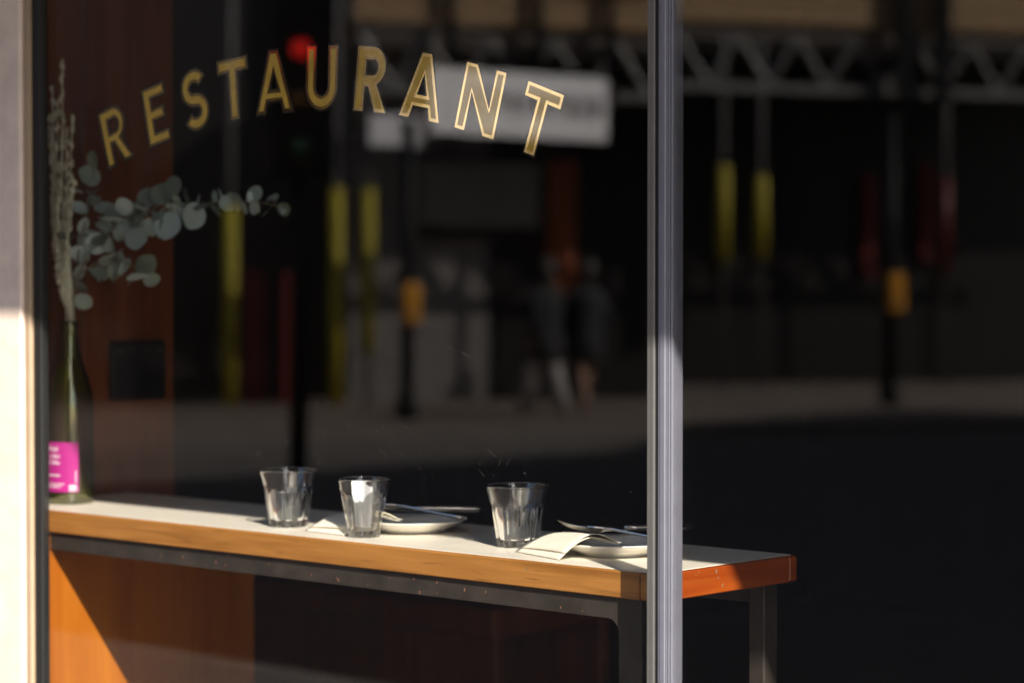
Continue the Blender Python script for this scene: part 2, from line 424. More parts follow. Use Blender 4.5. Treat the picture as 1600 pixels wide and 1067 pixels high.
for i in range(300):
    x, z = random.uniform(-1.2, .0), random.uniform(.9, 1.75)-1.4; r = random.uniform(.00012, .0004)
    sliver(x, z, r*2, random.random()*3, r*1.6)
tag(mb.build('dust_and_scratches', M['dust'], p1), kind='stuff')

# ---------------------------------------------------------------- wood partition with black wall box, end panel
wpn = tag(empty('wood_partition', (-1.52, .25, .13)), 'red brown wood partition behind the wine bottle', 'partition')
PI_ = Matrix.Translation((1.52, -.25, -.13))
for y0, y1 in ((.063, .262), (.265, .473)):
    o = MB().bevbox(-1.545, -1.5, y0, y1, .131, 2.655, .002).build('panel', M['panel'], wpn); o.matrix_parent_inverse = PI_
bxm = MB().bevbox(-1.4995, -1.484, .316, .444, 1.278, 1.386, .006)
bo = tag(bxm.build('wall_box', M['black_metal']), 'small square black box screwed to the wood partition', 'wall box')
for y in (.335, .425): MB().tube([(-1.4845, y, 1.368), (-1.4825, y, 1.368)], .003, 8).build('screw', M['steel'], bo)
ep = MB().bevbox(-1.36, -1.33, .052, .52, .135, 1.070, .002)
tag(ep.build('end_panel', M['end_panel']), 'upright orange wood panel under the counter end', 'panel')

# ---------------------------------------------------------------- counter
ct = tag(empty('window_counter', (-.7, .2, .13)), 'narrow window counter with cream top, honey wood edging and steel frame', 'counter')
CI = Matrix.Translation((.7, -.2, -.13))
def cp(mb, name, mat, **k):
    o = mb.build(name, mat, ct, **k); o.matrix_parent_inverse = CI; return o
ZT = 1.1088; TF, TB = .053, .365
cp(MB().bevbox(-1.497, -.012, TF+.012, TB, ZT-.036, ZT, .0006), 'counter_top', M['laminate']).cycles.is_caustics_receiver = True
cp(MB().bevbox(-1.497, -.034, TF, TF+.0118, ZT-.037, ZT-.0006, .0015), 'edging', M['edge'])
cp(MB().bevbox(-.0336, .0, TF+.0003, TF+.0118, ZT-.037, ZT-.0006, .0022), 'edging', M['edge'])
cp(MB().bevbox(-.0118, .0003, TF+.0122, TB-.02, ZT-.037, ZT-.0006, .0015), 'edging', M['edge_side'])
cp(MB().bevbox(-.0118, .0, TB-.0196, TB, ZT-.037, ZT-.0008, .003), 'edging', M['edge_side'])
cp(MB().bevbox(-1.329, -.075, TF+.006, TF+.010, ZT-.067, ZT-.0375, .0006).box(-1.329, -.075, TF+.0102, TF+.04, ZT-.041, ZT-.0375), 'rail', M['steel'])
lg = MB().bevbox(-.0745, -.034, TF+.006, TF+.010, .135, ZT-.0375, .0006).box(-.038, -.034, TF+.0102, TF+.045, .135, ZT-.0375)
# rounded weld in the inner corner
q = [(-.0748, ZT-.067), (-.0748, ZT-.085)] + [(-.0928+.018*math.cos(R(t)), ZT-.085+.018*math.sin(R(t))) for t in range(0, 91, 15)]
n = len(lg.v); q = [q[0]] + q[2:]
lg.v += [(x, TF+.0062, z) for x, z in q] + [(x, TF+.0098, z) for x, z in q]; m_ = len(q)
lg.f += [tuple(range(n, n+m_)), tuple(range(n+2*m_-1, n+m_-1, -1))]; lg.m += [0, 0]
for i in range(m_): lg.f.append((n+i, n+(i+1) % m_, n+m_+(i+1) % m_, n+m_+i)); lg.m.append(0)
cp(lg, 'leg', M['steel'])
cp(MB().bevbox(-.040, -.0125, TB-.062, TB-.030, .135, ZT-.0375, .002), 'leg', M['steel'])
cp(MB().bevbox(-1.329, -.042, TB-.050, TB-.030, ZT-.067, ZT-.0375, .001), 'rail', M['steel'])
random.seed(3)
# chipped paint marks on the edging
mb = MB()
for y, dz, s in ((.176, .006, .0035), (.180, .015, .002), (.190, .026, .0028), (.137, .004, .0016), (.131, .007, .0012), (.098, .003, .001)):
    mb.quad([(.0006, y-s*.4, ZT-dz-s), (.0006, y+s*.3, ZT-dz-s*.8), (.0006, y+s*.5, ZT-dz+s*.9), (.0006, y-s*.6, ZT-dz+s*.5)])
for x, dz, s in ((-.235, .011, .0016), (-.62, .01, .001)): mb.quad([(x-s, TF-.0003, ZT-dz-s), (x+s, TF-.0003, ZT-dz-s), (x+s, TF-.0003, ZT-dz+s), (x-s, TF-.0003, ZT-dz+s)])
tag(cp(mb, 'chipped_varnish', M['timber']), kind='stuff')
mb = MB()
for i in range(26):                                            # bare rusty scuffs on the steel rail
    x, dz, s = random.uniform(-1.2, -.1), random.uniform(.041, .063), random.uniform(.0006, .0022)
    if i < 5: x, s = (-.98, -.90, -.62, -.45, -.36)[i], .0026
    mb.quad([(x-s*.5, TF+.0057, ZT-dz-s), (x+s*.4, TF+.0057, ZT-dz-s*.8), (x+s*.6, TF+.0057, ZT-dz+s), (x-s*.3, TF+.0057, ZT-dz+s*.7)])
tag(cp(mb, 'rust_scuffs', plain('bare_rust', (.36, .15, .08), .7)), kind='stuff')

# ---------------------------------------------------------------- dining table and bench deeper in the room
dt = tag(empty('dining_table', (.75, 1.5, .131)), 'dark wooden dining table deeper in the unlit room', 'table')
MB().bevbox(-.55, .75, -.35, .35, .90, .94, .004).build('table_top', M['panel'], dt)
for x in (-.50, .70):
    for y in (-.30, .30): MB().bevbox(x-.022, x+.022, y-.022, y+.022, 0, .8995, .003).build('leg', M['panel'], dt)
bn_ = tag(empty('wooden_bench', (-1.85, 1.4, .131)), 'dark wooden high bench behind the window counter', 'bench')
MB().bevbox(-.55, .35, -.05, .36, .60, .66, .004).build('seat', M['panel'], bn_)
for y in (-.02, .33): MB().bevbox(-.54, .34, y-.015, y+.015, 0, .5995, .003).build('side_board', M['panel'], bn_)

# ---------------------------------------------------------------- tumblers
def tumbler(name, prof, h, facets, floor, wall, fac_top):
    """prof(t) -> outer radius; facets below fac_top"""
    n = 72; rows = 22; mb = MB(); rings = []
    def ring(r, z, fs):
        rr = []
        for k in range(n):
            th = 2*math.pi*k/n; s = 2*math.pi/facets; loc = (th % s) - s/2
            poly = math.cos(s/2)/math.cos(loc)
            q = r*(1 + fs*(poly-1)*2.3)
            rr.append(len(mb.v)); mb.v.append((q*math.cos(th), q*math.sin(th), z))
        rings.append(rr)
    cb = len(mb.v); mb.v.append((0, 0, .0015))
    ring(prof(0)*.80, .0015, 0); ring(prof(0)*.86, 0, .6); ring(prof(0)*.97, .0008, .9)
    for i in range(1, rows+1):
        t = i/rows; fs = max(0, min(1, (fac_top - t)/.06)); ring(prof(t), h*t, fs)
    top = prof(1); rr_ = wall/2
    for a in range(20, 180, 20): ring(top-rr_+rr_*math.cos(R(a)), h+rr_*math.sin(R(a)), 0)
    for i in range(rows, -1, -1):
        t = i/rows; z = floor + (h-floor)*t; ring(max(prof(z/h)-wall-(.0012*(1-t)), .004), z, 0)
    ring(prof(floor/h)*.45, floor-.0012, 0)
    ct_ = len(mb.v); mb.v.append((0, 0, floor-.0016))
    for k in range(n): mb.f.append((cb, rings[0][(k+1) % n], rings[0][k])); mb.m.append(0)
    for a, b in zip(rings, rings[1:]):
        for k in range(n):
            k2 = (k+1) % n; mb.f.append((a[k], a[k2], b[k2], b[k])); mb.m.append(0)
    for k in range(n): mb.f.append((rings[-1][k], rings[-1][(k+1) % n], ct_)); mb.m.append(0)
    o = mb.build(name, M['tumbler'], smooth=True); o.cycles.is_caustics_caster = True; return o
def pic(t):
    pts = [(0,.0308),(.25,.0342),(.5,.0376),(.66,.0392),(.72,.0398),(.86,.0432),(1,.0470)]
    for (a, ra), (b, rb) in zip(pts, pts[1:]):
        if t <= b: return ra + (rb-ra)*(t-a)/(b-a)
    return pts[-1][1]
g1 = tumbler('tumbler', pic, .0885, 9, .011, .0024, .70); g1.location = (-.827, .147, ZT+.0004); g1.rotation_euler.z = .3
tag(g1, 'faceted clear tumbler on the counter nearest the wine bottle', 'glass', 'glasses on the counter')
g3 = g1.copy(); col.objects.link(g3); g3.location = (-.367, .178, ZT+.0004); g3.rotation_euler.z = .05
tag(g3, 'faceted clear tumbler beside the napkin with the fork', 'glass', 'glasses on the counter')
g2 = tumbler('tumbler', lambda t: .0245 + (.0400-.0245)*t, .0870, 12, .011, .0022, .8); g2.location = (-.628, .120, ZT+.0004)
tag(g2, 'straight sided clear tumbler with a curled white sheet inside', 'glass', 'glasses on the counter')
mb = MB(); nn = 10  # thin white S-curved sheet set inside the straight tumbler
for s_ in (0, 1):
    for i in range(nn+1):
        t = i/nn; u = -.018 + .034*t
        for z in (.014, .05, .080):
            k = .55 + .45*z/.08
            mb.v.append((u*k, (.010*math.sin(t*4.6) - .002)*k + s_*.0004, z + (.004*math.sin(t*5) if z > .06 else 0)))
for s_ in (0, 1):
    for i in range(nn):
        for j in range(2):
            a = s_*(nn+1)*3 + i*3 + j; f = (a, a+3, a+4, a+1); mb.f.append(f if s_ == 0 else f[::-1]); mb.m.append(0)
ps = mb.build('curled_sheet', M['paper'], smooth=True); ps.location = (-.630, .120, ZT+.0004); ps.rotation_euler = (0, 0, R(38))
tag(ps, 'curled white sheet standing inside the straight tumbler', 'paper')

# ---------------------------------------------------------------- place settings
def plate(loc, label):
    prof = [(0,.002),(.045,.002),(.047,0),(.052,0),(.054,.003),(.066,.008),(.080,.0150),(.0855,.0175),(.0865,.0188),(.0855,.0195),(.079,.0172),(.064,.0105),(.052,.0065),(.03,.0055),(0,.0055)]
    o = MB().lathe(prof, n=64).build('side_plate', M['ceramic'], smooth=True); o.location = loc
    return tag(o, label, 'plate', 'side plates on the counter')
PA, PB = (-.200, .200, ZT+.0005), (-.632, .226, ZT+.0005)
plate(PA, 'white side plate beside the counter corner')
plate(PB, 'white side plate behind the straight tumbler')
def napkin(name, near, far, label, curl=.016):
    """folded paper napkin: two stacked leaves, near edge on the counter, far edge on the plate"""
    mb = MB(); n = 12
    for k, (dz, sh) in enumerate(((0, 0), (.0035, .006))):
        base = len(mb.v)
        for t_ in (0, .0007):
            for i in range(n+1):
                s = i/n
                for j in range(n+1):
                    q = j/n
                    A = Vector(near[0]).lerp(Vector(near[1]), q); B = Vector(far[0]).lerp(Vector(far[1]), q)
                    p = A.lerp(B, s)
                    p.z += curl*math.sin(math.pi*min(1, s*1.05))*(.7+.5*q) + dz*(1-.6*s) + t_ + k*.006*math.sin(math.pi*(.1+.5*q))*(1-s)
                    p.x += sh*(1-s); p.y += sh*.8
                    mb.v.append(tuple(p))
        N1 = (n+1)*(n+1)
        for i in range(n):
            for j in range(n):
                a = base + i*(n+1) + j; f = (a, a+1, a+n+2, a+n+1)
                mb.f.append(tuple(x+N1 for x in f)); mb.m.append(0); mb.f.append(f[::-1]); mb.m.append(0)
        rim = [base+j for j in range(n+1)] + [base+i*(n+1)+n for i in range(1, n+1)] + [base+n*(n+1)+j for j in range(n-1, -1, -1)] + [base+i*(n+1) for i in range(n-1, 0, -1)]
        for a, b in zip(rim, rim[1:]+rim[:1]): mb.f.append((a, b, b+N1, a+N1)); mb.m.append(0)
    return tag(mb.build(name, M['napkin'], smooth=True), label, 'napkin', 'paper napkins under the cutlery')
napkin('paper_napkin', ((-.318,.120,ZT+.001), (-.205,.087,ZT+.001)), ((-.262,.205,ZT+.0215), (-.150,.150,ZT+.0215)), 'cream folded napkin under the fork by the counter corner')
napkin('paper_napkin', ((-.752,.112,ZT+.001), (-.655,.105,ZT+.001)), ((-.715,.215,ZT+.022), (-.60,.17,ZT+.022)), 'cream folded napkin between the two far tumblers')
def fork():
    r = empty('fork'); mb = MB()
    # along +x from tine tips at 0 to handle end at .19
    for k in range(4):
        y = (k-1.5)*.0058
        mb.tube([(0, y, .004), (.02, y, .0005), (.045, y, 0), (.052, y*.95, .0005)], [.0007, .0013, .0014, .0014], 6)
    mb.build('tines', M['cutlery'], r, smooth=True)
    hb = MB(); pts = [(.05, .0118, .0008), (.060, .0115, .0015), (.072, .006, .004), (.085, .0035, .0055), (.12, .0038, .004), (.16, .006, .002), (.182, .0075, .0015), (.19, .004, .0012)]
    for dz in (.001, -.001):
        for x, y, z in pts: hb.v += [(x, -y, z+dz), (x, y, z+dz)]
    m = len(pts)*2
    for i in range(len(pts)-1):
        a = 2*i
        hb.f += [(a, a+2, a+3, a+1), (m+a+1, m+a+3, m+a+2, m+a), (a, m+a, m+a+2, a+2), (a+3, m+a+3, m+a+1, a+1)]; hb.m += [0]*4
    hb.f += [(1, m+1, m, 0), (m-2, 2*m-2, 2*m-1, m-1)]; hb.m += [0, 0]
    hb.build('handle', M['cutlery'], r)
    return r
def knife():
    r = empty('knife'); mb = MB()
    pr = [(0,.0), (.01,.008), (.03,.012), (.07,.0125), (.10,.011)]
    for dz in (.0007, -.0007):
        for x, y in pr: mb.v += [(x, -.004, dz), (x, y, dz*.3)]
    m = len(pr)*2
    for i in range(len(pr)-1):
        a = 2*i; mb.f += [(a, a+2, a+3, a+1), (m+a+1, m+a+3, m+a+2, m+a), (a, m+a, m+a+2, a+2), (a+3, m+a+3, m+a+1, a+1)]; mb.m += [0]*4
    mb.build('blade', M['cutlery'], r)
    MB().tube([(.098,.003,0),(.115,.003,.0002),(.16,.003,.0002),(.20,.003,0),(.207,.003,0)], [.0035,.0048,.0055,.006,.003], 10).build('handle', M['cutlery'], r, smooth=True)
    return r
fk, kn = fork(), knife()
def setpose(o, tip, end, roll=0):
    a, b = Vector(tip), Vector(end); d = (b-a)
    o.location = a; o.rotation_euler = (roll, -math.atan2(d.z, math.hypot(d.x, d.y)), math.atan2(d.y, d.x))
setpose(fk, (-.268,.158,ZT+.040), (-.085,.205,ZT+.022), R(-25)); tag(fk, 'steel fork on the napkin by the counter corner', 'fork', 'forks on the plates')
setpose(kn, (-.282,.180,ZT+.030), (-.185,.365,ZT+.026), .5); tag(kn, 'steel knife beside the fork on the plate by the counter corner', 'knife', 'knives on the plates')
fk2 = copy_tree(fk); setpose(fk2, (-.715,.190,ZT+.042), (-.53,.235,ZT+.024), R(-25)); fk2['label'] = 'steel fork on the plate behind the straight tumbler'
kn2 = copy_tree(kn); setpose(kn2, (-.735,.195,ZT+.030), (-.60,.350,ZT+.026), .5); kn2['label'] = 'steel knife on the plate behind the straight tumbler'

# ---------------------------------------------------------------- wine bottle with dried stems
BX, BY = -1.402, .158
bt = tag(empty('wine_bottle', (BX, BY, ZT+.0005)), 'green glass wine bottle with magenta label holding dried stems', 'bottle')
outer = [(0,.004),(.028,.002),(.036,0),(.0395,.004),(.0405,.02),(.0405,.165),(.0385,.190),(.031,.220),(.0225,.245),(.0175,.268),(.0150,.290),(.0145,.303),(.0158,.304),(.0158,.314),(.0145,.316)]
inner = [(.0105,.316),(.0105,.30),(.0125,.27),(.018,.247),(.027,.22),(.0345,.190),(.0370,.165),(.0370,.02),(.034,.010),(.020,.016),(0,.022)]
MB().lathe(outer+inner, n=48).build('body', M['bottle'], bt, smooth=True)
# label wraps part of the body; facing the street side
lb = MB(); n = 24; A0, A1 = R(-165), R(-17)
def lring(a, z, r=.0409): return (r*math.cos(a), r*math.sin(a), z)
for i in range(n):
    a, b = A0+(A1-A0)*i/n, A0+(A1-A0)*(i+1)/n
    lb.quad([lring(a,.022), lring(b,.022), lring(b,.108), lring(a,.108)])
lab = lb.build('label', M['pink'], bt, smooth=True)
random.seed(8); tx = MB()
def lmark(a0, a1, z0, z1): tx.quad([lring(R(a0),z0,.0412), lring(R(a1),z0,.0412), lring(R(a1),z1,.0412), lring(R(a0),z1,.0412)])
for zc, h_, aa in ((.098,.010,-66), (.085,.010,-64), (.074,.009,-63)):          # three large hand-drawn glyph rows
    a = aa-46
    while a < aa:
        wd = random.uniform(4, 9)
        lmark(a, min(a+wd, aa), zc-h_/2+random.uniform(0,.004), zc-h_/2+random.uniform(.002,.005))
        lmark(a, a+2.2, zc-h_/2, zc+h_/2-random.uniform(0,.004))
        a += wd+1.5
for zc, h_, a0, a1 in ((.051,.0035,-118,-62), (.036,.0022,-118,-52), (.031,.0022,-118,-60), (.0315,.006,-40,-22), (.026,.004,-40,-21)):
    a = a0
    while a < a1:
        wd = random.uniform(1.5, 4); lmark(a, min(a+wd, a1), zc-h_/2, zc+h_/2*random.uniform(.4,1)); a += wd+.9
for k in range(9): lmark(-25.5, -22.5, .038+k*.0024, .0395+k*.0024)
tx.build('print', M['white'], lab)

dr = tag(empty('dried_flowers', (BX, BY, ZT+.316)), 'dried eucalyptus branch and pale flower spikes in the bottle', 'dried flowers')
DI = Matrix.Translation((-BX, -BY, -(ZT+.316)))
def dp(mb, name, mat, **k):
    o = mb.build(name, mat, dr, **k); o.matrix_parent_inverse = DI; return o
def smooth_path(pts, n=6):
    pts = [Vector(p) for p in pts]; out = []
    for i in range(len(pts)-1):
        p0, p1_, p2_, p3 = pts[max(0,i-1)], pts[i], pts[i+1], pts[min(len(pts)-1,i+2)]
        for k in range(n):
            t = k/n
            out.append(.5*((2*p1_) + (p2_-p0)*t + (2*p0-5*p1_+4*p2_-p3)*t*t + (3*p1_-p0-3*p2_+p3)*t**3))
    return out + [pts[-1]]
NECK = (BX, BY, ZT+.26)
br1 = smooth_path([NECK, (-1.407,.163,1.45), (-1.397,.181,1.517), (-1.363,.2,1.578), (-1.275,.228,1.61), (-1.179,.262,1.626), (-1.084,.294,1.63), (-1.01,.321,1.616)])
br2 = smooth_path([(-1.396,.181,1.51), (-1.366,.209,1.534), (-1.317,.226,1.522), (-1.293,.234,1.494)])
br3 = smooth_path([NECK, (-1.403,.170,1.483), (-1.4,.18,1.561), (-1.373,.18,1.628), (-1.361,.178,1.672)])
for b in (br1, br2, br3):
    n = len(b); dp(MB().tube(b, [.0019*(1-.6*i/n) for i in range(n)], 6), 'branch', M['twig'], smooth=True)
# a leaf: rounded blade with a raised midrib fold, base at the origin, along +x, unit length 2
def leaf_mesh(wd, fold):
    mb = MB(); n = 12; prof = [(1-math.cos(math.pi*i/n), wd*math.sin(math.pi*i/n)**(1 if i < 7 else 1.25)*(1.08-.16*i/n)) for i in range(n+1)]
    top = []
    for dz in (0, -.02):
        row = []
        for x, y in prof: row.append((len(mb.v), len(mb.v)+1, len(mb.v)+2)); mb.v += [(x, -y, abs(y)*fold+dz+.20*x*x*.25), (x, 0, dz+.20*x*x*.25), (x, y, abs(y)*fold+dz+.20*x*x*.25)]
        top.append(row)
    for r_, s in zip(top, (1, -1)):
        for a, b in zip(r_, r_[1:]):
            for f in ((a[0], b[0], b[1], a[1]), (a[1], b[1], b[2], a[2])): mb.f.append(f if s > 0 else f[::-1]); mb.m.append(0)
    return mb
lm = [dp(leaf_mesh(w_, f_), 'leaf', M['leaf'], smooth=True) for w_, f_ in ((.90,.22), (.74,.35), (.52,.25))]
LEAVES = [(-1.374,.183,1.635,.0199),(-1.384,.164,1.62,.0153),(-1.391,.181,1.593,.0153),(-1.404,.148,1.571,.0128),(-1.325,.19,1.598,.0228),(-1.304,.216,1.604,.0228),(-1.295,.248,1.638,.0199),(-1.266,.252,1.644,.0183),(-1.242,.259,1.656,.0182),(-1.225,.233,1.588,.0226),(-1.201,.26,1.636,.0181),(-1.182,.251,1.606,.021),(-1.157,.254,1.62,.0165),(-1.279,.208,1.567,.0197),(-1.351,.188,1.565,.0168),(-1.365,.221,1.529,.0215),(-1.339,.225,1.522,.0153),(-1.314,.232,1.498,.0177),(-1.291,.24,1.522,.0183),(-1.093,.277,1.629,.0149),(-1.118,.275,1.626,.0149),(-1.084,.304,1.642,.0143),(-1.091,.307,1.62,.0126),(-1.064,.323,1.635,.0095),(-1.043,.331,1.617,.0134),(-1.039,.288,1.607,.0071),(-1.406,.181,1.513,.0154),(-1.402,.188,1.461,.0148),(-1.368,.197,1.507,.0153),(-1.307,.203,1.625,.0152),(-1.386,.193,1.673,.0129),(-1.388,.16,1.65,.0122),(-1.289,.251,1.614,.0168),(-1.239,.264,1.622,.0152),(-1.343,.209,1.553,.0107)]
random.seed(21); allp = br1[8:] + br2 + br3[8:]
for k in range(34):                                            # smaller leaves filling the branch
    p = br1[12 + int(k*.72) % (len(br1)-14)] if k < 22 else random.choice(br2 + br3[10:])
    LEAVES.append((p.x+random.gauss(0,.014), p.y+random.gauss(0,.012), p.z+random.gauss(0,.016), random.uniform(.012,.019)*(1 if p.x < -1.15 else .7)))
for k in range(30):                                            # paired leaves along the outer half of the branch
    q = 18 + k*.78; p = br1[min(len(br1)-2, int(q))]; sd_ = -1 if k % 2 else 1; t = k/30
    LEAVES.append((p.x+random.gauss(0,.005), p.y+random.gauss(0,.010), p.z+sd_*random.uniform(.008,.019)*(1-.4*t), random.uniform(.013,.017)*(1-.45*t)))
LEAVES = [(x, y, z, r*1.16) for x, y, z, r in LEAVES]
stalks = MB()
for i, (x, y, z, r) in enumerate(LEAVES):
    c = Vector((x, y, z)); near = min(allp, key=lambda p: (p-c).length)
    d = (c-near); d = d.normalized() if d.length > .004 else Vector((random.gauss(0,1), random.gauss(0,1), random.gauss(0,1))).normalized()
    base = c - d*r
    if (base-near).length > .002: stalks.tube([near, near.lerp(base, .5)+Vector((0,0,.002)), base], .0007, 5)
    if i < 3: o = lm[i]
    else:
        o = lm[0 if r > .017 else (1 if r > .0135 else 2)].copy(); col.objects.link(o)
    # blade roughly faces the street with scatter
    nrm = (Vector((.35, -.85, .40)) + Vector((random.gauss(0,.62), random.gauss(0,.62), random.gauss(0,.62)))).normalized()
    zax = (nrm - d*nrm.dot(d)).normalized(); yax = zax.cross(d)
    m4 = Matrix((( d.x, yax.x, zax.x, 0), (d.y, yax.y, zax.y, 0), (d.z, yax.z, zax.z, 0), (0,0,0,1)))
    o.matrix_parent_inverse = DI
    o.matrix_basis = Matrix.Translation(base) @ m4 @ Matrix.Diagonal((r, r, r, 1))
tag(dp(stalks, 'leaf_stalks', M['twig']), kind='stuff')
SP = [(-1.412,.152,1.87),(-1.448,.158,1.83),(-1.466,.164,1.781),(-1.408,.152,1.772),(-1.433,.158,1.807),(-1.381,.15,1.777),(-1.396,.149,1.755),(-1.369,.144,1.666),(-1.457,.162,1.752)]
for i, t in enumerate(SP):
    t = Vector(t); b0 = Vector((BX + (i-4)*.0012, BY+random.uniform(-.004,.004), ZT+.25)); mid = b0.lerp(t, .45) + Vector((random.gauss(0,.006)-.012, random.gauss(0,.006), 0))
    pth = smooth_path([b0, b0+Vector((0,0,.08)), mid, t], 8); mb = MB().tube(pth, .0012, 5)
    ln = len(pth)
    for k in range(int(ln*.50), ln):
        fade = 1 - .55*(k-ln*.5)/(ln*.5)
        for j in range(7):
            p = pth[k] + Vector((random.gauss(0,.0030), random.gauss(0,.0030), random.gauss(0,.007)))*fade; s = random.uniform(.0018,.0036)*(.6+.4*fade)
            mb.blob(p, s, s, s*random.uniform(1.6,2.8), 5, 3)
    dp(mb, 'flower_spike', M['straw'], smooth=True)
for i in range(6):
    b0 = Vector((BX+random.uniform(-.006,.006), BY+random.uniform(-.006,.006), ZT+.25)); e = Vector((BX+random.uniform(-.05,.0), BY+random.uniform(-.01,.03), random.uniform(1.60,1.72)))
    dp(MB().tube(smooth_path([b0, b0+Vector((0,0,.09)), b0.lerp(e,.5)+Vector((-.01,0,.02)), e], 6), .0011, 5), 'stem', M['straw'], smooth=True)

# ---------------------------------------------------------------- far side of the street (seen in the glass)
BO, BA = (-19.6, -21.2, 0), R(-60)
fp = MB().box(-26, 26, -.2, 8.4, -.05, .12); fp = tag(fp.build('far_pavement', M['paving']), kind='structure'); fp.location = BO; fp.rotation_euler.z = BA
fk_ = MB().box(-26, 26, 8.4, 8.56, -.05, .125); fk_ = tag(fk_.build('far_kerb', M['kerb']), kind='structure'); fk_.location = BO; fk_.rotation_euler.z = BA
bd = tag(empty('corner_building', BO, BA), 'dark brick building with black shopfronts across the street', 'building')
MB().box(-24, 24, -9, -.30, 7.0, 14).build('upper_wall', M['brick'], bd)
MB().box(-24, -4.95, -9, -.25, .12, 6.99).build('black_shopfront', M['black_shop'], bd)
MB().box(-4.95, -2.15, -9, -.9, .12, 6.99).build('dark_doorway', M['black_shop'], bd)
MB().box(-2.15, -.25, -9, -.20, .12, 6.99).build('stone_pier', M['grey_stone'], bd)
MB().box(-.25, 24, -9, -.25, .12, 6.99).build('black_shopfront', M['black_shop'], bd)
for i in range(12):
    u = -22 + i*3.8
    for z in (7.4, 9.7, 11.9):
        f = MB().box(u, u+1.3, -.30, -.22, z, z+1.8).build('window', M['line'], bd); MB().box(u+.08, u+1.22, -.219, -.21, z+.08, z+1.72).build('pane', M['shopglass'], f)
f = MB().box(-1.35, .55, -.199, -.12, 2.25, 3.35).build('shop_window', M['black_shop'], bd)
MB().box(-1.22, .42, -.119, -.11, 2.40, 3.25).build('pane', plain('grey_pane', (.20, .19, .17), .5), f)  # pane in one even grey
MB().box(.55, .95, -.24, -.12, 1.4, 3.3).build('timber_door_panel', M['orange'], bd)
MB().box(5.2, 5.4, -.24, -.15, 1.6, 3.0).build('timber_door_panel', M['redp'], bd)
MB().box(6.1, 6.3, -.24, -.15, 1.8, 3.2).build('timber_door_panel', M['redp'], bd)

# unseen terrace added across the street, to the right: keeps the carriageway in shade
tr = tag(empty('shade_terrace', (8.5, -20, 0)), 'unseen brick terrace added opposite to shade the road', 'building')
MB().box(-7.5, 7.5, -8, 8, 0.01, 12).build('wall', M['brick'], tr)
MB().box(-7.7, 7.7, -8.2, 8.2, 12.002, 12.3).build('roof', M['grey_stone'], tr)
for i in range(6):
    for z in (1.0, 4.2, 7.0, 9.6):
        f = MB().box(-6.9+i*2.4, -5.6+i*2.4, 8.001, 8.06, z, z+2.1).build('window', M['line'], tr); MB().box(-6.8+i*2.4, -5.7+i*2.4, 8.061, 8.07, z+.1, z+2.0).build('pane', M['shopglass'], f)
# scaffold gantry
sc = tag(empty('scaffold_gantry', BO, BA), 'scaffold gantry with timber fan boards, lattice beam and yellow sleeved poles', 'scaffold')
for u, s0, s1, mt in ((-7.6,.12,2.5,'yellow'), (-4.06,.12,2.55,'yellow'), (-2.74,.12,2.8,'yellow'), (-2.34,.75,2.8,'yellow'), (2.40,1.75,3.02,'yellow'), (2.93,1.8,2.9,'yellow'), (5.6,1.6,2.9,'redp'), (7.2,.12,2.4,'yellow'), (9.4,.12,2.4,'yellow')):
    p = MB().tube([(u,1.5,.12),(u,1.5,6.6)], .035, 10).build('pole', M['pole'], sc, smooth=True)
    MB().tube([(u,1.5,s0+.005),(u,1.5,s1)], .088 if mt == 'yellow' else .07, 12).build('foam_sleeve', M[mt], p, smooth=True)
for u in (-1.35, -.2, .75): MB().tube([(u,1.72,3.3),(u,1.72,6.6)], .06, 10).build('pole', M['black_metal'], sc, smooth=True)
for u in (4.75, 5.3): MB().box(u, u+.22, 1.70, 1.8, 3.9, 6.4).build('upright', M['black_metal'], sc)
lt = MB().box(-2.5, 10, 1.46, 1.54, 3.98, 4.09).box(-2.5, 10, 1.46, 1.54, 4.68, 4.76).build('lattice_beam', M['galv'], sc)
u = -2.45
k = 0
while u < 9.6:
    a, b = ((u, 4.70), (u+.42, 4.06)) if k % 2 == 0 else ((u, 4.06), (u+.42, 4.70))
    MB().tube([(a[0],1.5,a[1]),(b[0],1.5,b[1])], .048, 8).build('diagonal', M['galv'], lt); u += .42; k += 1
for k in range(5): MB().bevbox(-2.55, 11, 1.575+.004*(k % 2), 1.62, 4.86+k*.27, 4.86+k*.27+.255, .006).build('board', M['timber'], sc)
MB().box(-2.55, 11, -.15, 1.57, 4.80, 4.835).build('deck', M['timber'], sc)
# red notice, white banner signs (unreadable print)
o = tag(MB().bevbox(.1, 1.3, 1.63, 1.66, 5.30, 5.85, .004).build('red_notice', M['redp']), 'red notice board on the timber scaffold boards', 'sign'); o.location = BO; o.rotation_euler.z = BA
bn = tag(MB().bevbox(-1.50, 1.02, 1.74, 1.77, 3.36, 4.12, .004).build('banner_sign', M['banner']), 'wide white banner sign hung below the scaffold beam', 'sign'); bn.location = (BO[0]+.70, BO[1]+1.77, 0); bn.rotation_euler.z = BA - R(16)
random.seed(5); tx = MB(); u = -.95
while u < .85:
    wd = random.uniform(.08,.16)
    tx.box(u, u+wd*.35, 1.7705, 1.773, 3.62, 3.90); tx.box(u, u+wd, 1.7705, 1.773, random.choice((3.62,3.74,3.84)), 3.90 if random.random() < .3 else 3.88); u += wd+.06
tx.build('lettering', M['print'], bn)
b2 = tag(MB().bevbox(-2.38, -1.72, 1.70, 1.73, 3.32, 3.70, .004).build('small_sign', M['banner']), 'small white sign beside the wide banner', 'sign'); b2.location = BO; b2.rotation_euler.z = BA
